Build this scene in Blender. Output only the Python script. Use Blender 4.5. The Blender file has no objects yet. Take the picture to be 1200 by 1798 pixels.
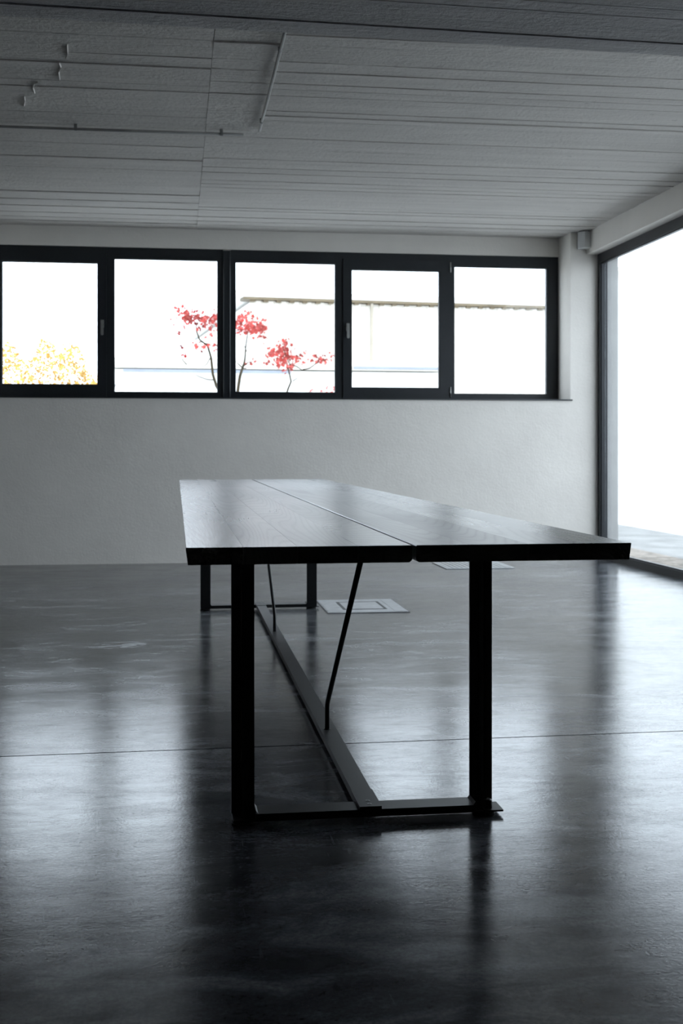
import bpy, bmesh, math, random
from mathutils import Vector, Matrix, noise as mnoise
random.seed(7)
SC = bpy.context.scene
COL = SC.collection

# ------------------------------------------------------------------ camera
FPX = 2100.0
cam_d = bpy.data.cameras.new('camera')
cam = bpy.data.objects.new('camera', cam_d); COL.objects.link(cam)
cam_d.sensor_fit = 'VERTICAL'; cam_d.sensor_height = 36.0; cam_d.sensor_width = 24.0
cam_d.lens = 36.0 * FPX / 1798.0
cam_d.shift_y = -111.0 / 1798.0
cam_d.clip_start = 0.05; cam_d.clip_end = 500
cam.location = (0, 0, 0.947)
cam.rotation_euler = (math.radians(90), 0, -math.atan(290 / 2100))
cam_d.dof.use_dof = True; cam_d.dof.focus_distance = 3.3; cam_d.dof.aperture_fstop = 8.0
SC.camera = cam

# ------------------------------------------------------------------ overcast sky, exposure
world = bpy.data.worlds.new('overcast_sky'); SC.world = world
world.use_nodes = True
bg = world.node_tree.nodes['Background']
bg.inputs[0].default_value = (0.80, 0.885, 1.0, 1)
bg.inputs[1].default_value = 5.1
SC.view_settings.view_transform = 'Standard'
SC.view_settings.look = 'None'
SC.view_settings.gamma = 1.0
SC.view_settings.use_curve_mapping = False
SC.view_settings.exposure = 0.0

# ------------------------------------------------------------------ materials
def new_mat(name):
    m = bpy.data.materials.new(name); m.use_nodes = True
    nt = m.node_tree
    return m, nt, nt.nodes['Principled BSDF']

def N(nt, kind, **kw):
    n = nt.nodes.new(kind)
    for k, v in kw.items():
        if k in n.inputs.keys() if isinstance(k, str) else False: n.inputs[k].default_value = v
        else: setattr(n, k, v)
    return n

def noise(nt, vec, scale, detail=4, rough=.55, dist=0.0):
    n = nt.nodes.new('ShaderNodeTexNoise')
    n.inputs['Scale'].default_value = scale; n.inputs['Detail'].default_value = detail
    n.inputs['Roughness'].default_value = rough; n.inputs['Distortion'].default_value = dist
    if vec is not None: nt.links.new(vec, n.inputs['Vector'])
    return n.outputs['Fac']

def ramp(nt, fac, stops):
    r = nt.nodes.new('ShaderNodeValToRGB')
    el = r.color_ramp.elements
    while len(el) < len(stops): el.new(0.5)
    for e, (p, c) in zip(el, stops):
        e.position = p
        e.color = (c, c, c, 1) if isinstance(c, (int, float)) else (*c, 1)
    nt.links.new(fac, r.inputs[0])
    return r.outputs[0]

def math_n(nt, op, a, b=None, c=None):
    n = nt.nodes.new('ShaderNodeMath'); n.operation = op
    for i, v in enumerate((a, b, c)):
        if v is None: continue
        if isinstance(v, (int, float)): n.inputs[i].default_value = v
        else: nt.links.new(v, n.inputs[i])
    return n.outputs[0]

def mapping(nt, scale=(1, 1, 1), loc=(0, 0, 0), rot=(0, 0, 0), src='Object'):
    tc = nt.nodes.new('ShaderNodeTexCoord'); mp = nt.nodes.new('ShaderNodeMapping')
    mp.inputs['Scale'].default_value = scale; mp.inputs['Location'].default_value = loc
    mp.inputs['Rotation'].default_value = rot
    nt.links.new(tc.outputs[src], mp.inputs['Vector'])
    return mp.outputs[0]

def bump(nt, height, strength, dist, normal=None):
    b = nt.nodes.new('ShaderNodeBump')
    b.inputs['Strength'].default_value = strength; b.inputs['Distance'].default_value = dist
    nt.links.new(height, b.inputs['Height'])
    if normal is not None: nt.links.new(normal, b.inputs['Normal'])
    return b.outputs[0]

def mixcol(nt, fac, a, b, mode='MIX'):
    m = nt.nodes.new('ShaderNodeMix'); m.data_type = 'RGBA'; m.blend_type = mode
    if isinstance(fac, (int, float)): m.inputs[0].default_value = fac
    else: nt.links.new(fac, m.inputs[0])
    for i, v in ((6, a), (7, b)):
        if isinstance(v, tuple): m.inputs[i].default_value = (*v, 1)
        else: nt.links.new(v, m.inputs[i])
    return m.outputs[2]

def simple(name, col, rough=.5, metal=0.0, spec=.5, var=.0, vscale=20, bstr=0.0, bscale=200, bdist=.001):
    m, nt, p = new_mat(name)
    p.inputs['Roughness'].default_value = rough; p.inputs['Metallic'].default_value = metal
    p.inputs['Specular IOR Level'].default_value = spec
    v = mapping(nt)
    if var > 0:
        f = noise(nt, v, vscale, 5)
        c = ramp(nt, f, [(.3, tuple(x * (1 - var) for x in col)), (.7, tuple(min(1, x * (1 + var)) for x in col))])
        nt.links.new(c, p.inputs['Base Color'])
    else:
        p.inputs['Base Color'].default_value = (*col, 1)
    if bstr > 0:
        nt.links.new(bump(nt, noise(nt, v, bscale, 3), bstr, bdist), p.inputs['Normal'])
    return m

def plaster_mat():
    m, nt, p = new_mat('white_plaster')
    v = mapping(nt)
    c = ramp(nt, noise(nt, v, 2.2, 6), [(.3, (.74, .705, .66)), (.7, (.805, .77, .72))])
    nt.links.new(c, p.inputs['Base Color'])
    p.inputs['Roughness'].default_value = .85; p.inputs['Specular IOR Level'].default_value = .25
    b1 = bump(nt, noise(nt, v, 55, 5), .25, .006)
    nt.links.new(bump(nt, noise(nt, v, 6, 4), .2, .02, b1), p.inputs['Normal'])
    return m

def board_concrete_mat(name, lo, hi):
    m, nt, p = new_mat(name)
    v = mapping(nt, (1, 1, 1))
    vs = mapping(nt, (.12, 1.6, 1))
    c = ramp(nt, noise(nt, vs, 9, 6, .6), [(.28, lo), (.72, hi)])
    spots = ramp(nt, noise(nt, v, 14, 2), [(.71, 0), (.76, 1)])
    c = mixcol(nt, math_n(nt, 'MULTIPLY', spots, .35), c, tuple(x * .5 for x in lo))
    nt.links.new(c, p.inputs['Base Color'])
    p.inputs['Roughness'].default_value = .8; p.inputs['Specular IOR Level'].default_value = .3
    b0 = bump(nt, noise(nt, vs, 30, 6, .65), .6, .012)
    b1 = bump(nt, noise(nt, v, 35, 5, .65), .6, .012, b0)
    nt.links.new(bump(nt, noise(nt, v, 5, 3), .3, .02, b1), p.inputs['Normal'])
    return m

def floor_mat(name, gain, r0, r1, seed):
    m, nt, p = new_mat(name)
    v = mapping(nt, loc=(seed, seed * .7, 0))
    vs = mapping(nt, (.5, 1.15, 1), loc=(seed, seed, 0), rot=(0, 0, .2))
    big = noise(nt, v, .9, 8, .6, .6)
    mid = noise(nt, vs, 5.5, 10, .68, .5)
    fine = noise(nt, v, 95, 7, .75)
    f = math_n(nt, 'ADD', math_n(nt, 'MULTIPLY', big, .45), math_n(nt, 'MULTIPLY', mid, .55))
    c = ramp(nt, f, [(.40, (.014, .016, .019)), (.50, (.045, .048, .054)), (.60, (.125, .131, .140))])
    c = mixcol(nt, .6, c, ramp(nt, fine, [(.35, .2), (.65, .8)]), 'OVERLAY')
    c = mixcol(nt, 1.0, c, (gain, gain, gain), 'MULTIPLY')
    # scratches
    vr = mapping(nt, (1, .12, 1), rot=(0, 0, .9))
    scr = ramp(nt, noise(nt, vr, 60, 2, .5, .3), [(.70, 0), (.74, 1)])
    c = mixcol(nt, math_n(nt, 'MULTIPLY', scr, .18), c, (.24, .25, .26))
    # dark pits
    pit = ramp(nt, noise(nt, v, 120, 2, .5), [(.64, 0), (.69, 1)])
    pit = math_n(nt, 'MULTIPLY', pit, ramp(nt, noise(nt, v, 3.0, 4, .6), [(.42, .15), (.6, 1)]))
    c = mixcol(nt, math_n(nt, 'MULTIPLY', pit, .7), c, (.015, .016, .018))
    # pale dried scuff of screed left of the table
    vp = mapping(nt, (1 / .17, 1 / .13, 0), loc=(.265 / .17, -5.865 / .13, 0))
    L = nt.nodes.new('ShaderNodeVectorMath'); L.operation = 'LENGTH'; nt.links.new(vp, L.inputs[0])
    msk = ramp(nt, L.outputs['Value'], [(.55, 1), (1.0, 0)])
    sc = math_n(nt, 'MULTIPLY', msk, ramp(nt, noise(nt, vs, 14, 6, .7, .8), [(.45, 0), (.56, 1)]))
    c = mixcol(nt, math_n(nt, 'MULTIPLY', sc, .6), c, (.34, .35, .36))
    nt.links.new(c, p.inputs['Base Color'])
    r = ramp(nt, mid, [(.3, r0), (.7, r1)])
    r = math_n(nt, 'ADD', r, math_n(nt, 'MULTIPLY', ramp(nt, noise(nt, v, 1.7, 5), [(.4, 0), (.7, 1)]), .05))
    r = math_n(nt, 'ADD', r, math_n(nt, 'MULTIPLY', sc, .25))
    nt.links.new(r, p.inputs['Roughness'])
    p.inputs['IOR'].default_value = 1.5
    dull = ramp(nt, noise(nt, vs, 3.2, 9, .7, .9), [(.38, .30), (.56, .52)])
    streak = ramp(nt, noise(nt, vs, 26, 6, .7), [(.36, .55), (.52, 1)])
    spec = math_n(nt, 'MULTIPLY', dull, streak)
    spec = math_n(nt, 'MULTIPLY', spec, math_n(nt, 'SUBTRACT', 1.0, math_n(nt, 'MULTIPLY', pit, .85)))
    nt.links.new(spec, p.inputs['Specular IOR Level'])
    b = bump(nt, noise(nt, v, 1.6, 3), .08, .01)
    b = bump(nt, noise(nt, v, 110, 4, .7), .20, .0015, b)
    b = bump(nt, noise(nt, vs, 22, 4, .6), .05, .003, b)
    nt.links.new(b, p.inputs['Normal'])
    return m

def wood_mat(name, along='Y'):
    m, nt, p = new_mat(name)
    oi = nt.nodes.new('ShaderNodeObjectInfo')
    tc = nt.nodes.new('ShaderNodeTexCoord')
    off = nt.nodes.new('ShaderNodeCombineXYZ')
    nt.links.new(math_n(nt, 'MULTIPLY', oi.outputs['Random'], 37.0), off.inputs[0])
    nt.links.new(math_n(nt, 'MULTIPLY', oi.outputs['Random'], 91.0), off.inputs[1])
    add = nt.nodes.new('ShaderNodeVectorMath'); add.operation = 'ADD'
    nt.links.new(tc.outputs['Object'], add.inputs[0]); nt.links.new(off.outputs[0], add.inputs[1])
    def mp(s):
        q = nt.nodes.new('ShaderNodeMapping'); q.inputs['Scale'].default_value = s
        nt.links.new(add.outputs[0], q.inputs['Vector']); return q.outputs[0]
    cath = noise(nt, mp((3.4, .22, 3.4)), 1.0, 1.5, .35, .15)
    rings = math_n(nt, 'SINE', math_n(nt, 'MULTIPLY', cath, 420.0))
    rings = ramp(nt, math_n(nt, 'MULTIPLY_ADD', rings, .5, .5), [(.0, 0), (.3, .8), (1, 1)])
    fib = noise(nt, mp((180, 5, 180)), 1.0, 4, .6)
    saw = noise(nt, mp((6, 70, 6)), 1.0, 3, .6)          # faint cross saw marks
    tone = noise(nt, mp((3, 1.2, 3)), 1.0, 3, .5)
    c = ramp(nt, fib, [(.3, (.009, .009, .0095)), (.7, (.026, .026, .027))])
    c = mixcol(nt, .2, c, ramp(nt, rings, [(0, (.010, .010, .010)), (1, (.026, .026, .027))]))
    nt.links.new(c, p.inputs['Base Color'])
    r = math_n(nt, 'ADD', .205, math_n(nt, 'MULTIPLY', tone, .12))
    r = math_n(nt, 'ADD', r, math_n(nt, 'MULTIPLY', math_n(nt, 'SUBTRACT', 1.0, rings), .015))
    r = math_n(nt, 'ADD', r, math_n(nt, 'MULTIPLY', oi.outputs['Random'], .05))
    nt.links.new(r, p.inputs['Roughness'])
    p.inputs['Specular IOR Level'].default_value = .5
    show = ramp(nt, noise(nt, mp((2.2, .9, 2.2)), 1.0, 2, .5), [(.40, 0), (.62, 1)])
    groove = math_n(nt, 'MULTIPLY', math_n(nt, 'SUBTRACT', 1.0, rings), show)
    nt.links.new(math_n(nt, 'SUBTRACT', .72, math_n(nt, 'MULTIPLY', groove, .22)), p.inputs['Specular IOR Level'])
    b = bump(nt, groove, .10, -.0004)
    b = bump(nt, fib, .25, .0012, b)
    b = bump(nt, saw, .12, .0010, b)
    nt.links.new(b, p.inputs['Normal'])
    return m

def glass_mat():
    m = bpy.data.materials.new('window_glass'); m.use_nodes = True
    nt = m.node_tree; nt.nodes.clear()
    out = nt.nodes.new('ShaderNodeOutputMaterial'); mx = nt.nodes.new('ShaderNodeMixShader')
    tr = nt.nodes.new('ShaderNodeBsdfTransparent'); gl = nt.nodes.new('ShaderNodeBsdfGlossy')
    lw = nt.nodes.new('ShaderNodeLayerWeight'); lw.inputs[0].default_value = .5
    # Schlick reflectance of one face of the pane, the same from both sides
    fac = math_n(nt, 'MULTIPLY_ADD', math_n(nt, 'POWER', lw.outputs['Facing'], 5.0), .96, .03)
    tr.inputs[0].default_value = (.95, .965, .96, 1); gl.inputs['Roughness'].default_value = .01
    nt.links.new(fac, mx.inputs[0]); nt.links.new(tr.outputs[0], mx.inputs[1]); nt.links.new(gl.outputs[0], mx.inputs[2])
    nt.links.new(mx.outputs[0], out.inputs[0])
    return m

M = {
    'plaster': plaster_mat(),
    'ceiling': board_concrete_mat('whitewashed_board_concrete', (.50, .478, .45), (.60, .575, .54)),
    'beam': board_concrete_mat('grey_board_concrete', (.41, .40, .40), (.54, .525, .52)),
    'floor_far': floor_mat('polished_concrete', 1.5, .09, .20, 3.0),
    'floor_near': floor_mat('sealed_dark_concrete', 1.55, .09, .18, 11.0),
    'joint': simple('joint_filler', (.03, .031, .033), .7),
    'wood': wood_mat('black_stained_oak'),
    'steel': simple('black_powder_coated_steel', (.008, .009, .010), .45, 0, .26, .15, 60, .12, 500, .0004),
    'bolt': simple('dark_bolt_steel', (.10, .105, .11), .3, 1.0, .5, .1, 80),
    'weld': simple('bare_weld_steel', (.62, .64, .66), .3, 1.0, .5, .1, 90),
    'frame': simple('anthracite_window_frame', (.014, .017, .021), .40, 0, .35, .1, 30, .05, 300),
    'sill': simple('anthracite_sill', (.020, .022, .026), .35, 0, .5, .1, 30),
    'handle': simple('satin_metal_handle', (.36, .36, .35), .35, .8, .5, .08, 60),
    'gasket': simple('black_gasket', (.006, .006, .007), .6),
    'glass': glass_mat(),
    'conduit': simple('painted_conduit', (.27, .265, .255), .55, 0, .4, .12, 15),
    'clip': simple('grey_conduit_clip', (.20, .20, .195), .5, 0, .5, .1, 40),
    'plate': simple('brushed_floor_plate', (.33, .34, .35), .42, .35, .5, .18, 18, .1, 120),
    'grate': simple('galvanised_grate', (.58, .60, .61), .45, 0, .5, .1, 30),
    'platedark': simple('dark_plate_gap', (.02, .021, .022), .6),
    'box': simple('white_plastic', (.66, .665, .66), .45, 0, .45, .04, 8),
    'boxdark': simple('dark_bracket', (.03, .03, .03), .5),
    'ground': simple('pale_paving', (.62, .62, .61), .8, 0, .3, .12, 1.3, .2, 30, .01),
    'apron': simple('grey_concrete_apron', (.19, .19, .185), .85, 0, .3, .3, 2.5, .3, 30, .01),
    'outer': simple('grey_outer_render', (.36, .36, .355), .85, 0, .3, .1, 3),
    'gravel': simple('brown_gravel', (.20, .175, .15), .9, 0, .2, .5, 14, .5, 40, .02),
    'cream': simple('cream_cladding', (.66, .62, .56), .6, 0, .4, .06, .4),
    'render': simple('white_render', (.80, .79, .76), .8, 0, .3, .05, .5),
    'cornice': simple('brown_eaves', (.13, .10, .06), .6, 0, .4, .2, 3),
    'gutter': simple('blue_grey_gutter', (.24, .26, .30), .5, 0, .5, .1, 3),
    'pipe': simple('beige_downpipe', (.34, .30, .24), .5, 0, .4, .1, 3),
    'pane': simple('far_window_pane', (.30, .34, .40), .15, 0, .6, .1, 1),
    'bark': simple('maple_bark', (.035, .026, .012), .8, 0, .3, .3, 12),
    'redleaf': simple('red_maple_leaf', (.40, .055, .045), .6, 0, .3, .75, 3.5),
    'yellowleaf': simple('yellow_shrub_leaf', (.62, .38, .10), .6, 0, .3, .55, 4),
}

# ------------------------------------------------------------------ mesh helpers
def link(name, me, mat=None, parent=None, kind=None, label=None, cat=None, group=None, loc=None):
    o = bpy.data.objects.new(name, me); COL.objects.link(o)
    if mat is not None and me is not None: me.materials.append(M[mat] if isinstance(mat, str) else mat)
    if parent is not None:
        o.parent = parent
    if loc is not None: o.location = loc
    if kind: o['kind'] = kind
    if label: o['label'] = label
    if cat: o['category'] = cat
    if group: o['group'] = group
    return o

def root(name, label, cat, loc=(0, 0, 0), kind=None, group=None, rz=0.0):
    o = link(name, None, None, None, kind, label, cat, group, loc)
    o.rotation_euler.z = rz
    o.empty_display_size = .1
    return o

def finish(bm, name, smooth=False, bevel=0.0, seg=2):
    if bevel > 0:
        bmesh.ops.bevel(bm, geom=[e for e in bm.edges if e.calc_face_angle(0) > .5], offset=bevel,
                        segments=seg, affect='EDGES', profile=.6, clamp_overlap=True)
    bmesh.ops.recalc_face_normals(bm, faces=bm.faces)
    me = bpy.data.meshes.new(name); bm.to_mesh(me); bm.free()
    if smooth:
        for p in me.polygons: p.use_smooth = True
    return me

def add_box(bm, x0, x1, y0, y1, z0, z1):
    vs = [bm.verts.new((x, y, z)) for z in (z0, z1) for y in (y0, y1) for x in (x0, x1)]
    for f in ((0, 1, 3, 2), (4, 6, 7, 5), (0, 4, 5, 1), (2, 3, 7, 6), (0, 2, 6, 4), (1, 5, 7, 3)):
        bm.faces.new([vs[i] for i in f])

def box_me(name, x0, x1, y0, y1, z0, z1, bevel=0.0):
    bm = bmesh.new(); add_box(bm, x0, x1, y0, y1, z0, z1)
    return finish(bm, name, False, bevel)

def box(name, mat, dims, parent=None, bevel=0.0, **kw):
    return link(name, box_me(name, *dims, bevel=bevel), mat, parent, **kw)

def add_prism(bm, pts, axis, a, b):
    """extrude a closed 2D outline along an axis: 'Y' -> pts are (x,z); 'Z' -> (x,y); 'X' -> (y,z)"""
    def P(u, v, w):
        return {'Y': (u, w, v), 'Z': (u, v, w), 'X': (w, u, v)}[axis]
    A = [bm.verts.new(P(u, v, a)) for u, v in pts]; B = [bm.verts.new(P(u, v, b)) for u, v in pts]
    n = len(pts)
    bm.faces.new(A); bm.faces.new(B[::-1])
    for i in range(n): bm.faces.new((A[i], B[i], B[(i + 1) % n], A[(i + 1) % n]))

def prism(name, mat, pts, axis, a, b, parent=None, bevel=0.0, smooth=False, **kw):
    bm = bmesh.new(); add_prism(bm, pts, axis, a, b)
    return link(name, finish(bm, name, smooth, bevel), mat, parent, **kw)

def add_tube(bm, pts, radii, seg=10, caps=True):
    pts = [Vector(p) for p in pts]; rings = []
    up = Vector((0, 0, 1))
    n = len(pts); prev = None
    for i, p in enumerate(pts):
        t = (pts[min(i + 1, n - 1)] - pts[max(i - 1, 0)]).normalized()
        if prev is None:
            s = t.cross(up)
            if s.length < .1: s = t.cross(Vector((1, 0, 0)))
            s.normalize()
        else:
            s = (prev - t * prev.dot(t)).normalized()
        prev = s; w = t.cross(s)
        r = radii[i] if isinstance(radii, (list, tuple)) else radii
        rings.append([bm.verts.new(p + (s * math.cos(k * 2 * math.pi / seg) + w * math.sin(k * 2 * math.pi / seg)) * r) for k in range(seg)])
    for a, b in zip(rings, rings[1:]):
        for k in range(seg): bm.faces.new((a[k], a[(k + 1) % seg], b[(k + 1) % seg], b[k]))
    if caps:
        bm.faces.new(rings[0][::-1]); bm.faces.new(rings[-1])

def tube(name, mat, pts, radii, parent=None, seg=12, **kw):
    bm = bmesh.new(); add_tube(bm, pts, radii, seg)
    me = finish(bm, name)
    for p in me.polygons: p.use_smooth = len(p.vertices) == 4
    return link(name, me, mat, parent, **kw)

def ring_me(name, x0, x1, z0, z1, l, r, b, t, y0, y1, bevel=.003):
    """rectangular frame in the XZ plane, depth y0..y1, member widths l r b t, chamfered edges"""
    bm = bmesh.new()
    o = [(x0, z0), (x1, z0), (x1, z1), (x0, z1)]; i = [(x0 + l, z0 + b), (x1 - r, z0 + b), (x1 - r, z1 - t), (x0 + l, z1 - t)]
    V = {}
    for k, ps in (('o', o), ('i', i)):
        for s, y in ((0, y0), (1, y1)):
            V[k, s] = [bm.verts.new((x, y, z)) for x, z in ps]
    for n in range(4):
        m = (n + 1) % 4
        bm.faces.new((V['o', 0][n], V['o', 0][m], V['i', 0][m], V['i', 0][n]))
        bm.faces.new((V['o', 1][m], V['o', 1][n], V['i', 1][n], V['i', 1][m]))
        bm.faces.new((V['o', 0][m], V['o', 0][n], V['o', 1][n], V['o', 1][m]))
        bm.faces.new((V['i', 0][n], V['i', 0][m], V['i', 1][m], V['i', 1][n]))
    return finish(bm, name, False, bevel)

# ------------------------------------------------------------------ room dimensions
WL, WR = -7.0, 3.63          # left wall, right glazing plane
YR, YB = -8.0, 10.0          # rear wall, back wall face
YW = 10.33                   # window plane of the back wall
ZC = 2.83                    # ceiling
SILL, LINT = 1.375, 2.66

# ------------------------------------------------------------------ floor: two cast slabs and a joint
floor = box('floor', 'joint', (WL - .2, WR + .05, YR - .2, YB + .06, -.20, -.012), kind='structure',
            label='dark polished concrete floor of the hall', cat='floor')
def jy(x): return 3.800 + .0139 * (x - .3)
for a, b in ((None, -.004), (.004, None)):
    if a is None: pts = [(WL - .2, YR - .2), (WR + .05, YR - .2), (WR + .05, jy(WR + .05) + b), (WL - .2, jy(WL - .2) + b)]
    else: pts = [(WL - .2, jy(WL - .2) + a), (WR + .05, jy(WR + .05) + a), (WR + .05, YB + .06), (WL - .2, YB + .06)]
    prism('concrete_slab', 'floor_near' if a is None else 'floor_far', pts, 'Z', -.012, 0.0, floor, bevel=.002)

# ------------------------------------------------------------------ walls
wall_b = root('wall_back', 'white plastered back wall below the row of windows', 'wall', kind='structure')
box('parapet', 'plaster', (WL - .2, 3.386, YB, YB + .45, 0.0, SILL - .012), wall_b)
box('pier', 'plaster', (3.386, 3.81, YB, YB + .45, 0.0, ZC), wall_b, bevel=.004)
box('lintel', 'plaster', (WL - .2, 3.386, YW - .015, YB + .45, LINT, ZC), wall_b, bevel=.004)
box('pier', 'plaster', (WL - .2, -1.54, YB, YB + .45, SILL - .012, LINT), wall_b)
wall_r = root('wall_right', 'white plastered beam and pier around the tall right-hand glazing', 'wall', kind='structure')
box('wall_beam', 'plaster', (3.528, 3.83, 4.2, YB, 2.636, ZC), wall_r, bevel=.006)
box('wall_panel', 'plaster', (3.528, 3.83, YR - .2, 4.2, 0, ZC), wall_r)
box('wall_left', 'plaster', (WL - .2, WL, YR, YB, 0, ZC), kind='structure', label='white plastered left wall beyond the picture edge', cat='wall')
box('wall_rear', 'plaster', (WL - .2, 3.83, YR - .2, YR, 0, ZC), kind='structure', label='white plastered rear wall behind the viewpoint', cat='wall')

# ------------------------------------------------------------------ ceiling with board imprints
ceiling = box('ceiling', 'ceiling', (WL - .2, 3.83, YR - .2, YB + .45, ZC + .012, ZC + .25), kind='structure',
              label='whitewashed board-marked concrete ceiling', cat='ceiling')
def board_strip(name, mat, x0, x1, y0, y1, ztop, z0, z1, parent, seg=8):
    """shallow board imprint: underside from height z0 (at y0) to z1 (at y1), ragged long edges"""
    bm = bmesh.new(); L = []
    for i in range(seg + 1):
        x = x0 + (x1 - x0) * i / seg
        ja, jb = random.uniform(-.0015, .004), random.uniform(-.004, .0015)
        w = random.uniform(-.0008, .0008)
        a, b = y0 + ja, y1 + jb
        L.append([bm.verts.new((x, y0, ztop)), bm.verts.new((x, a, z0 + w)), bm.verts.new((x, b, z1 + w)), bm.verts.new((x, y1, ztop))])
    for p, q in zip(L, L[1:]):
        for k in range(3): bm.faces.new((p[k], p[k + 1], q[k + 1], q[k]))
    bm.faces.new(L[0]); bm.faces.new(L[-1][::-1])
    return link(name, finish(bm, name), mat, parent)
y = 4.22
while y < 10.33:
    w = random.choice((.095, .11, .125, .14, .155)); y1 = min(y + w, 10.335)
    cuts = [WL, .17]
    if y < 7.0: cuts.append(.49)
    cuts += [3.528]
    for i, (a, b) in enumerate(zip(cuts, cuts[1:])):
        d = random.uniform(0, .005); t = random.uniform(-.004, .004)
        if random.random() < .12: d += .003
        board_strip('board_imprint', 'ceiling', a + .001, b - .001, y, y1 - random.choice((.0005, .0005, .0025)), ZC + .0125, ZC - .002 - d - max(0, t), ZC - .002 - d + min(0, t), ceiling)
    y = y1
# flaked plaster trail on the left part of the ceiling
def flake(pts, w):
    bm = bmesh.new()
    prev = None
    for i, (x, yy) in enumerate(pts):
        ww = w * random.uniform(.3, .9)
        q = [bm.verts.new((x - ww, yy - ww * .4, ZC - .008)), bm.verts.new((x, yy, ZC - .016)), bm.verts.new((x + ww, yy + ww * .4, ZC - .008))]
        if prev:
            for k in range(2): bm.faces.new((prev[k], prev[k + 1], q[k + 1], q[k]))
        prev = q
    link('plaster_flake', finish(bm, 'plaster_flake'), 'plaster', ceiling)
def ceil_pt(px, py, z=ZC):
    u = (px - 600) / FPX; S, C = math.sin(-cam.rotation_euler.z), math.cos(-cam.rotation_euler.z)
    d = (z - .947) * FPX / (788 - py)
    return d * (S + u * C), d * (C - u * S)
flake([ceil_pt(*p) for p in ((42, 182), (44, 172), (43, 166))], .006)
flake([ceil_pt(*p) for p in ((61, 160), (58, 150), (60, 143), (66, 140))], .006)
flake([ceil_pt(*p) for p in ((105, 136), (103, 122), (107, 114), (104, 106))], .005)
flake([ceil_pt(*p) for p in ((116, 98), (119, 90), (118, 74))], .004)

# downstand beam across the room
beam = root('ceiling_beam', 'dark grey board-marked concrete beam crossing the ceiling near the top edge', 'beam', (0.5, 4.30, 2.45), kind='structure', rz=math.radians(1.75))
box('beam_body', 'beam', (-7.5, 3.0, -.60, 0, .012, ZC - 2.45 + .012), beam)
yy = -.60
for w in (.15, .09, .13, .10, .13):
    for a, b in ((-7.5, 3.0),):
        s = random.uniform(-.3, .3)
        d = random.uniform(.002, .009)
        board_strip('board_imprint', 'beam', a + .001, b - .001, yy + .001, yy + w - .002, .0125, -d, -d + random.uniform(-.003, .003), beam)
    yy += w

# ------------------------------------------------------------------ windows of the back wall
FR0, FR1 = YW, YW + .075
def pane(parent, x0, x1, z0, z1, y):
    return box('glass_pane', 'glass', (x0, x1, y, y + .006, z0, z1), parent)
def handle(parent, x, z):
    h = root('handle', None, None); h.parent = parent
    h.name = 'window_handle'
    bm = bmesh.new(); add_box(bm, x - .014, x + .014, FR0 - .032, FR0 - .019, z - .033, z + .033)
    hd = link('handle_rosette', finish(bm, 'handle_rosette', False, .006), 'handle', parent)
    bpy.data.objects.remove(h)
    bm = bmesh.new()
    add_tube(bm, [(x, FR0 - .030, z + .012), (x, FR0 - .050, z + .012)], .009, 10)
    add_prism(bm, [(x - .011, z + .030), (x + .011, z + .030), (x + .012, z - .09), (x + .008, z - .098), (x - .008, z - .098), (x - .012, z - .09)], 'Y', FR0 - .064, FR0 - .048)
    link('handle_lever', finish(bm, 'handle_lever', False, .002), 'handle', hd)
def window(n, x0, x1, g, opening, label, hx=None, hinges=None):
    """g = glass rectangle x0,x1,z0,z1"""
    w = root('window_%d' % n, label, 'window', (0, 0, 0), kind='structure')
    zb, zt = SILL, LINT
    if not opening:
        link('frame', ring_me('frame', x0, x1, zb, zt, g[0] - x0, x1 - g[1], g[2] - zb, zt - g[3], FR0, FR1), 'frame', w)
        e = .008
        link('glazing_bead', ring_me('glazing_bead', g[0] - .001, g[1] + .001, g[2] - .001, g[3] + .001, e, e, e, e, FR0 + .012, FR0 + .04, .002), 'frame', w)
        pane(w, g[0] + .002, g[1] - .002, g[2] + .002, g[3] - .002, FR0 + .042)
    else:
        fo = .028
        link('frame', ring_me('frame', x0, x1, zb, zt, fo, fo, .03, .075, FR0, FR1), 'frame', w)
        s = link('sash', ring_me('sash', x0 + .012, x1 - .012, zb + .012, zt - .058, g[0] - x0 - .012, x1 - .012 - g[1], g[2] - zb - .012, zt - .058 - g[3], FR0 - .018, FR1 - .02, .004), 'frame', w)
        e = .007
        link('glazing_bead', ring_me('glazing_bead', g[0] - .001, g[1] + .001, g[2] - .001, g[3] + .001, e, e, e, e, FR0 - .006, FR0 + .03, .002), 'gasket', s)
        pane(s, g[0] + .002, g[1] - .002, g[2] + .002, g[3] - .002, FR0 + .032)
        if hx is not None: handle(s, *hx)
        for (hxx, z0, z1) in hinges or ():
            tube('hinge', 'handle', [(hxx, FR0 - .024, z0), (hxx, FR0 - .024, z1)], .007, s, 8)
    return w
window(1, -1.536, -.575, (-1.453, -.66, 1.488, 2.524), True, 'leftmost tilt window in view, golden shrub behind it', hx=(-.622, 2.005))
window(2, -.575, .398, (-.527, .354, 1.427, 2.568), False, 'fixed window left of the wide mullion, first maple stem behind it')
window(3, .461, 1.427, (.501, 1.376, 1.433, 2.561), False, 'fixed window right of the wide mullion, red maple behind it')
window(4, 1.427, 2.409, (1.512, 2.299, 1.479, 2.513), True, 'opening window with a thick sash and handle, right of the red maple', hx=(1.478, 2.005),
       hinges=((2.393, 2.50, 2.59), (2.393, 1.40, 1.49)))
window(5, 2.409, 3.384, (2.432, 3.285, 1.43, 2.562), False, 'fixed window at the right end of the row beside the pier')
m = prism('trim_1', 'frame', [(.398, FR0 - .02), (.405, FR0 - .028), (.446, FR0 - .028), (.454, FR0 - .034), (.461, FR0 - .026), (.461, FR1), (.398, FR1)], 'Z', SILL, LINT - .012, kind='structure',
          label='anthracite coupling mullion between the two window pairs', cat='mullion')
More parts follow.
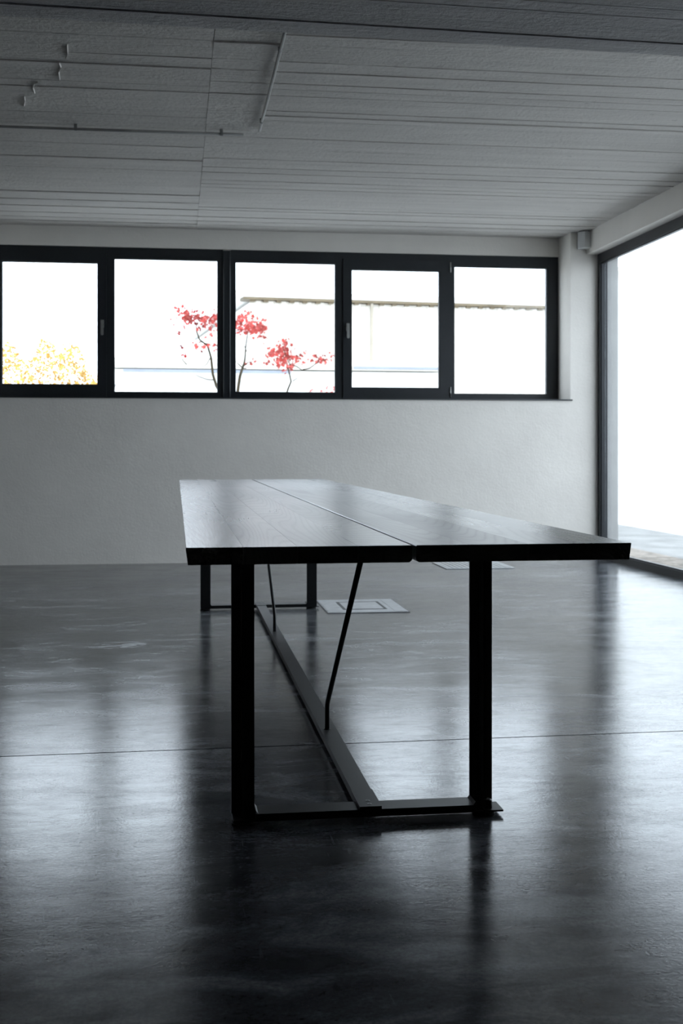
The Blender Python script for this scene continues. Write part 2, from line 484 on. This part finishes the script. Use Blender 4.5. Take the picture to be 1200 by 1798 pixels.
box('trim_2', 'sill', (-1.55, 3.402, YB - .012, YW + .02, SILL - .012, SILL), kind='structure', bevel=.003,
    label='thin dark metal sill running under the window row', cat='window sill')

# ------------------------------------------------------------------ tall glazing on the right
gz = root('window_6', 'tall floor-to-beam glazing in the right-hand wall', 'window', (0, 0, 0), kind='structure')
GX0, GX1 = 3.63, 3.70
def yring(name, mat, y0, y1, z0, z1, wl, wr, wb, wt, xa, xb, parent, bevel=.004):
    me = ring_me(name, y0, y1, z0, z1, wl, wr, wb, wt, xa, xb, bevel)
    for v in me.vertices: v.co = Vector((v.co.y, v.co.x, v.co.z))
    me.flip_normals()
    return link(name, me, mat, parent)
for y0, y1 in ((4.2, 7.1), (7.1, 9.998)):
    yring('frame', 'frame', y0, y1, 0.0, 2.636, .055, .055, .055, .075, GX0, GX1, gz)
    yring('glazing_bead', 'frame', y0 + .055, y1 - .055, .055, 2.561, .012, .012, .012, .012, GX0 + .012, GX0 + .04, gz, .002)
    box('glass_pane', 'glass', (GX0 + .044, GX0 + .052, y0 + .06, y1 - .06, .058, 2.558), gz)
box('outer_reveal', 'outer', (GX1 + .004, 3.812, 9.985, 10.0, .012, 2.63), gz)
box('outer_sill', 'plate', (GX1, GX1 + .13, 4.2, 10.0, -.02, .012), gz)

# ------------------------------------------------------------------ conference table
TX, TY0, TY1 = .4815, 2.400, 7.716
table = root('conference_table', 'long black-stained oak conference table on a black steel frame', 'table', (TX, (TY0 + TY1) / 2, 0))
yc = (TY0 + TY1) / 2; HL = (TY1 - TY0) / 2
TZ, TB = .750, .715
for s in (-1, 1):
    # local coordinates: x from the centre gap outwards
    slab = root('table_slab', None, None); del slab
    e0, e1 = .004, .4635
    cuts = [e0, e0 + .112, e0 + .236, e0 + .345, e1]
    first = None
    for i, (a, b) in enumerate(zip(cuts, cuts[1:])):
        g = .0002
        if i == 0: pts = [(a, TZ - .002), (a + .002, TZ), (b - g, TZ), (b - g, TB), (a + .006, TB), (a, TB + .005)]
        elif i == len(cuts) - 2: pts = [(a + g, TZ), (b - .0015, TZ), (b, TZ - .0015), (b - .0045, TB), (a + g, TB)]
        else: pts = [(a + g, TZ), (b - g, TZ), (b - g, TB), (a + g, TB)]
        pts = [(s * x, z) for x, z in pts]
        bm = bmesh.new(); add_prism(bm, pts, 'Y', -HL, HL)
        me = finish(bm, 'tabletop_board')
        link('tabletop_board', me, 'wood', table)

def T_leg(x0, x1, yb, sgn):
    """T section: flange at yb, stem towards the table end (sgn -1 near, +1 far)"""
    xm = (x0 + x1) / 2; t = .0045; fl = .010; d = .052
    pts = [(x0, yb), (x1, yb), (x1, yb + sgn * fl), (xm + t, yb + sgn * fl), (xm + t, yb + sgn * d), (xm - t, yb + sgn * d), (xm - t, yb + sgn * fl), (x0, yb + sgn * fl)]
    return pts
for sgn, yb in ((-1, 3.078 - yc), (1, 7.038 - yc)):
    bar_out = yb + sgn * .072
    lo, hi = min(yb, bar_out), max(yb, bar_out)
    for sx in (-1, 1):
        xo = sx * .3425; xi = sx * (.3425 - .0590)
        x0, x1 = min(xo, xi), max(xo, xi)
        leg = prism('leg', 'steel', T_leg(x0, x1, yb, sgn), 'Z', .014, TB - .012, table, bevel=.001)
        # foot plate and levelling foot
        fp = prism('foot_plate', 'steel', [(x0 + (.002 if sx < 0 else 0), lo), (x1 + (.014 if sx > 0 else 0), lo), (x1 + (.014 if sx > 0 else 0), hi), (x0 + (.002 if sx < 0 else 0), hi)], 'Z', .0095, .014, leg, bevel=.0015)
        cx, cy = (x0 + x1) / 2 , lo + .034
        tube('levelling_foot', 'steel', [(cx, cy, 0.0), (cx, cy, .006), (cx, cy, .0095)], [.030, .030, .026], leg, 20)
        if sx > 0: tube('bolt_head', 'steel', [(cx + .006, lo + .022 if sgn < 0 else hi - .022, .014), (cx + .006, lo + .022 if sgn < 0 else hi - .022, .034), (cx + .006, lo + .022 if sgn < 0 else hi - .022, .038)], [.013, .013, .009], leg, 16)
        # weld at the foot of the flange
        wx = xi
        prism('weld_bead', 'steel', [(wx, .029), (wx - sx * .006, .029), (wx, .037)], 'Y', lo + .002, hi - .004, leg)
    box('foot_bar', 'steel', (-.2840, .2840, lo, hi, .010, .029), table, bevel=.0012)
    box('top_bar', 'steel', (-.3425, .3425, lo, hi, TB - .012, TB), table, bevel=.001)
    if sgn < 0:
        prism('weld_seam', 'weld', [(-.2835, .0292), (-.2795, .0292), (-.2835, .034)], 'Y', lo, hi - .006, table)
# stretcher rail: flat bar with end plates, bolts
rx = .009
rail = box('stretcher_rail', 'steel', (rx - .0265, rx + .0265, 3.078 - yc, 7.038 - yc, .013, .0345), table, bevel=.0012)
for y0, y1 in ((3.006 - yc, 3.16 - yc), (6.956 - yc, 7.110 - yc)):
    ep = box('end_plate', 'steel', (rx - .0285, rx + .0285, y0, y1, .029, .0365), rail, bevel=.001)
    ym = y0 + .036 if y0 < 0 else y1 - .036
    for dy in (-.014, .014):
        bm = bmesh.new(); add_tube(bm, [(rx, ym + dy, .0362), (rx, ym + dy, .0374)], [.0062, .0056], 16)
        bo = link('bolt', finish(bm, 'bolt'), 'bolt', ep)
        bm = bmesh.new(); add_tube(bm, [(rx, ym + dy, .0372), (rx, ym + dy, .0376)], .0030, 6)
        link('hex_socket', finish(bm, 'hex_socket'), 'platedark', bo)
# diagonal tie rods
for yb, ytop in ((3.862 - yc, 3.075 - yc), (5.97 - yc, 7.041 - yc)):
    h0, hb, ht = .0345, .118, TB - .012
    dirv = Vector((0, ytop - yb, ht - hb)).normalized()
    P = [Vector((rx - .004, yb, h0))]
    B = Vector((rx - .004, yb, hb))
    P.append(B - Vector((0, 0, .018)))
    for t in (.25, .5, .75):
        P.append((B - Vector((0, 0, .018))) * (1 - t) ** 2 + B * 2 * t * (1 - t) + (B + dirv * .018) * t ** 2)
    P.append(B + dirv * .018)
    P.append(Vector((rx - .004, ytop, ht)))
    rod = tube('tie_rod', 'steel', P, .0078, table, 14)
    tube('rod_collar', 'steel', [(rx - .004, yb, .0345), (rx - .004, yb, .037)], [.011, .0085], rod, 14)

# ------------------------------------------------------------------ floor fittings
fb = root('floor_box', 'pale metal floor socket box with a recessed square lid beside the far table leg', 'floor box', (1.10, 7.11, 0))
prism('cover_plate', 'plate', [(-.235, -.295), (.235, -.295), (.235, .295), (-.235, .295)], 'Z', 0.0, .004, fb, bevel=.002)
lg = link('lid_gap', ring_me('lid_gap', -.130, .130, -.170, .170, .014, .014, .014, .014, -.0058, -.0040, 0), 'platedark', fb)
o = lg; o.data.transform(Matrix.Rotation(math.radians(-90), 4, 'X')); o.data.update()
prism('lid', 'plate', [(-.114, -.154), (.114, -.154), (.114, .154), (-.114, .154)], 'Z', .004, .0055, fb, bevel=.001)
for x0, x1 in ((-.227, -.160), (.160, .227)):
    box('edge_strip', 'plate', (x0, x1, -.285, .285, .004, .0052), fb, bevel=.001)
prism('seal_joint', 'platedark', [(-.242, -.302), (.242, -.302), (.242, .302), (-.242, .302)], 'Z', 0.0, .0012, fb)

fg = root('floor_grate', 'ribbed metal floor grate behind the right side of the table', 'floor grate', (2.38, 9.47, 0))
box('grate_tray', 'platedark', (-.275, .275, -.275, .275, 0, .002), fg)
gr = link('grate_rim', ring_me('grate_rim', -.275, .275, -.275, .275, .02, .02, .02, .02, -.006, 0, .001), 'grate', fg)
o = gr; o.data.transform(Matrix.Rotation(math.radians(-90), 4, 'X')); o.data.update()
slat_me = box_me('slat', -.0125, .0125, -.255, .255, .002, .0062, .001); slat_me.materials.append(M['grate'])
for k in range(13):
    link('slat', slat_me, None, fg, loc=(-.234 + k * .039, 0, 0))

# ------------------------------------------------------------------ conduits under the ceiling
def conduit(name, label, a, b, clips):
    a, b = Vector(a), Vector(b)
    r = root(name, label, 'conduit', a, group='surface conduits on the ceiling')
    d = b - a
    n = 6
    pts = [a.lerp(b, i / n) - a + Vector((0, 0, -.003 * math.sin(math.pi * i / n))) for i in range(n + 1)]
    tube('pipe', 'conduit', pts, .0085, r, 14)
    t = d.normalized(); s = Vector((-t.y, t.x, 0))
    for c in clips:
        p = t * c
        bm = bmesh.new()
        ring = [(math.cos(q) * .0115, math.sin(q) * .0115) for q in [math.pi * (k / 10) for k in range(-10, 1)]]
        outer = [(-.0115, ZC - .004 - a.z)] + ring + [(.0115, ZC - .004 - a.z)]
        A = [bm.verts.new(p + s * u + Vector((0, 0, v)) - t * .009) for u, v in outer]
        B = [bm.verts.new(p + s * u + Vector((0, 0, v)) + t * .009) for u, v in outer]
        for i in range(len(outer) - 1): bm.faces.new((A[i], A[i + 1], B[i + 1], B[i]))
        bm.faces.new(A); bm.faces.new(B)
        link('pipe_clip', finish(bm, 'pipe_clip'), 'clip', r)
conduit('conduit', 'thin pale conduit running along the left ceiling to its open end', (.392, 7.07, ZC - .030), (-4.55, 7.07, ZC - .030), (.13, .97, 2.2, 3.4))
conduit('conduit', 'short conduit on the ceiling pointing from the dark beam into the hall', (.482, 7.0, ZC - .022), (.478, 4.42, ZC - .022), (.20, 1.44, 2.3))

# ------------------------------------------------------------------ corner speaker
sp = root('wall_speaker', 'small white wall box mounted high in the corner above the pier', 'speaker', (3.492, 9.93, 2.745), rz=math.radians(-20))
bm = bmesh.new()
add_prism(bm, [(-.062, .05), (-.062, -.012), (-.048, -.026), (.0, -.062), (.050, -.034), (.062, -.012), (.062, .05)], 'Z', -.070, .068)
link('housing', finish(bm, 'housing', False, .006), 'box', sp)
box('bracket', 'boxdark', (-.05, .05, .0, .065, .066, .080), sp, bevel=.002)
box('back_plate', 'boxdark', (-.066, .066, .044, .056, -.066, .066), sp, bevel=.002)

# ------------------------------------------------------------------ outside
box('ground', 'ground', (-60, 60, -30, 90, -.4, -.06), kind='structure', label='pale paved yard outside the windows', cat='ground')
box('gravel_strip', 'gravel', (3.86, 4.45, 2, 16, -.059, -.03), kind='structure', label='brown gravel strip along the outside of the glazing', cat='gravel')

box('concrete_apron', 'apron', (4.45, 5.7, 2, 18, -.059, -.035), kind='structure', label='grey concrete apron outside the tall glazing', cat='paving')
wh = root('warehouse', 'cream corrugated warehouse with brown eaves seen through the windows', 'building', (1.51, 25.0, -.06), rz=math.radians(6.2))
# facade as one-metre corrugated panels
def corr_me(w, h, n=5, d=.045):
    bm = bmesh.new(); pts = []
    for i in range(n):
        x = w * i / n; s = w / n
        pts += [(x, 0), (x + s * .35, 0), (x + s * .5, -d), (x + s * .85, -d)]
    pts.append((w, 0))
    A = [bm.verts.new((x, y, 0)) for x, y in pts]; B = [bm.verts.new((x, y, h)) for x, y in pts]
    for i in range(len(pts) - 1): bm.faces.new((A[i], A[i + 1], B[i + 1], B[i]))
    return finish(bm, 'corrugated_panel')
box('wall_core', 'render', (0.03, 8.07, .06, 10, 0, 4.08), wh)
cm = corr_me(1.35, 4.1); cm.materials.append(M['cream'])
for k in range(6): link('corrugated_panel', cm, None, wh, loc=(k * 1.35, 0, 0))
box('eaves', 'cornice', (-.15, 8.12, -.16, .3, 4.11, 4.165), wh)
tooth = box_me('eaves_bracket', 0, .10, -.12, -.02, 4.07, 4.11); tooth.materials.append(M['cornice'])
for k in range(29): link('eaves_bracket', tooth, None, wh, loc=(k * .28, 0, 0))
tube('downpipe', 'pipe', [(2.62, -.12, 0), (2.62, -.12, 4.1)], .035, wh, 10)
box('roof_slab', 'render', (-.3, 8.15, -.05, 10.1, 4.165, 4.30), wh)

an = root('annex', 'low white annex with a thin dark gutter line behind the maples', 'building', (-1.05, 20.6, -.06), rz=math.radians(2.5))
box('annex_wall', 'render', (0, 5.7, 0, 3.0, 0, 2.36), an)
box('fascia', 'cream', (-.1, 5.8, -.18, 3.1, 2.38, 2.54), an)
box('gutter', 'gutter', (.15, 3.0, -.24, -.18, 2.30, 2.35), an)
box('gutter', 'gutter', (4.1, 5.75, -.24, -.18, 2.40, 2.44), an)

rb = root('white_building', 'pale building far across the yard seen through the tall glazing', 'building', (20.0, 30, -.06))
box('facade', 'render', (0, 8, 0, 40, 0, 9.0), rb)
for k in range(3):
    for zf in (5.85,):
        wn = link('window', ring_me('window', -.6, .6, 0, 1.3, .08, .08, .08, .08, -.04, .05, 0), 'render', rb)
        wn.rotation_euler.z = math.radians(-90); wn.location = (-.01, 2.8 + k * 6.2, zf)
        box('pane', 'pane', (-.52, .52, -.01, .01, .08, 1.22), wn)
box('roof_edge', 'cream', (-.3, 8.2, -.3, 40.3, 9.0, 9.2), rb)

# maples: branches given as chains of joints (x, z) in a plane, bent in depth
def leaf_shape():
    pts = []
    for k in range(10):
        a = math.pi * 2 * k / 10 + math.pi / 2; r = 1.0 if k % 2 == 0 else .42
        pts.append((math.cos(a) * r, math.sin(a) * r))
    return pts
LEAF = leaf_shape()
def add_leaf(bm, p, size, rnd):
    R = Matrix.Rotation(rnd.uniform(0, 6.28), 3, 'Z') @ Matrix.Rotation(rnd.uniform(-.9, .9) + math.pi / 2, 3, 'X') @ Matrix.Rotation(rnd.uniform(0, 6.28), 3, 'Z')
    vs = [bm.verts.new(p + R @ Vector((x * size, y * size, .15 * size * (abs(x) - .5)))) for x, y in LEAF]
    bm.faces.new(vs)
def maple(label, base, stems, clusters, seed, group):
    rnd = random.Random(seed)
    t = root('maple_tree', label, 'tree', base, group=group)
    bx, by, bz = base
    for pts, r0, r1 in stems:
        n = len(pts); out = []
        for i, (x, z) in enumerate(pts):
            out.append((x - bx, .12 * math.sin(x * 9 + z * 3) + .05 * i, z - bz))
        radii = [r0 + (r1 - r0) * i / (n - 1) for i in range(n)]
        tube('branch', 'bark', out, radii, t, 7)
    bm = bmesh.new()
    for (x, z, rx_, rz_, n) in clusters:
        for k in range(n):
            p = Vector((x - bx + rnd.gauss(0, rx_ * .5), rnd.gauss(.05, .22), z - bz + rnd.gauss(0, rz_ * .5)))
            add_leaf(bm, p, rnd.uniform(.018, .040), rnd)
    link('foliage', finish(bm, 'foliage'), 'redleaf', t, kind='stuff')
    return t
GR = 'red maples outside the window row'
def q(px, py):  # metres in the plane of the trees
    return (.463 + .00641 * (px - 383), 1.689 + .00633 * (672 - py))
YM = 13.5
maple('red maple with a slanting stem left of the wide mullion', (.52, YM, -.06),
      [([(.52, -.06), (.53, .8), q(389, 690), q(381, 676), q(375, 655), q(372, 625), q(366, 603), q(352, 590), q(347, 575), q(346, 560)], .022, .006),
       ([q(379, 667), q(365, 665), q(352, 660), q(345, 656)], .007, .003),
       ([q(371, 625), q(364, 638), q(354, 643)], .006, .003),
       ([q(366, 604), q(352, 598), q(342, 603)], .006, .003),
       ([q(329, 640), q(322, 632), q(319, 622), q(326, 618), q(337, 617)], .006, .003)],
      [(*q(322, 549), .08, .05, 34), (*q(338, 556), .12, .07, 70), (*q(352, 562), .10, .08, 50), (*q(368, 564), .12, .10, 36), (*q(378, 556), .08, .06, 26),
       (*q(350, 608), .12, .05, 26), (*q(325, 574), .03, .05, 7), (*q(365, 583), .05, .05, 7), (*q(314, 582), .03, .03, 4), (*q(303, 563), .02, .02, 3), (*q(322, 623), .05, .03, 6), (*q(376, 608), .05, .04, 6)],
      11, GR)
maple('red maple with a forked trunk right of the wide mullion', (.66, YM, -.06),
      [([(.66, -.06), (.66, .8), q(416, 700), q(418, 684), q(422, 660), q(426, 648), q(432, 632), q(434, 620), q(436, 600), q(440, 575), q(444, 558)], .024, .005),
       ([q(426, 646), q(420, 640), q(415, 634)], .008, .004), ([q(428, 642), q(437, 634), q(446, 631)], .006, .003), ([q(426, 646), q(432, 646), q(434, 642)], .007, .003),
       ([q(434, 615), q(424, 592), q(420, 575)], .005, .003)],
      [(*q(418, 566), .14, .09, 60), (*q(428, 572), .14, .12, 60), (*q(442, 570), .06, .08, 38), (*q(452, 572), .12, .08, 44), (*q(460, 570), .08, .06, 24), (*q(456, 582), .10, .08, 26),
       (*q(424, 551), .10, .04, 16), (*q(436, 553), .06, .04, 8), (*q(442, 632), .06, .05, 8)],
      12, GR)
maple('slender red maple with a side branch at the right of its window', (1.22, YM, -.06),
      [([(1.22, -.06), (1.22, .8), q(503, 696), q(508, 680), q(513, 668), q(511, 655), q(508, 640), q(505, 628)], .014, .006),
       ([q(513, 669), q(519, 665), q(523, 662)], .006, .003),
       ([q(532, 648), q(546, 644), q(558, 635), q(570, 629), q(582, 625)], .008, .004),
       ([q(508, 640), q(502, 625), q(498, 612), q(500, 598)], .006, .003), ([q(507, 640), q(520, 642), q(532, 648)], .007, .006)],
      [(*q(501, 599), .06, .05, 26), (*q(491, 612), .10, .07, 44), (*q(473, 620), .07, .07, 20), (*q(503, 632), .12, .08, 40), (*q(520, 625), .12, .05, 36), (*q(508, 642), .10, .06, 24),
       (*q(563, 626), .12, .04, 26), (*q(482, 637), .10, .03, 10), (*q(506, 614), .04, .06, 14), (*q(515, 640), .08, .05, 10), (*q(562, 682), .10, .03, 8), (*q(588, 684), .06, .06, 10), (*q(578, 626), .08, .05, 10)],
      13, GR)

sh = root('golden_shrub', 'golden yellow shrub behind the leftmost window', 'shrub', (-1.55, 14.2, -.06))
rnd = random.Random(5)
for k in range(14):
    a = rnd.uniform(-1.1, .9); h = rnd.uniform(1.2, 1.9)
    tube('stem', 'bark', [(a * .25, rnd.uniform(-.1, .1), 0), (a * .6, rnd.uniform(-.2, .2), h * .5), (a, rnd.uniform(-.3, .3), h)], [.012, .009, .004], sh, 6)
bm = bmesh.new()
for k in range(5200):
    x = rnd.uniform(-1.5, .75); top = 2.2 - .22 * max(0, x + .2) + .12 * math.sin(x * 7) + .1 * math.sin(x * 17 + 1)
    z = top * (1 - abs(rnd.gauss(0, .20)))
    if z > .2: add_leaf(bm, Vector((x, rnd.gauss(0, .3), z)), rnd.uniform(.012, .032), rnd)
link('foliage', finish(bm, 'foliage'), 'yellowleaf', sh, kind='stuff')
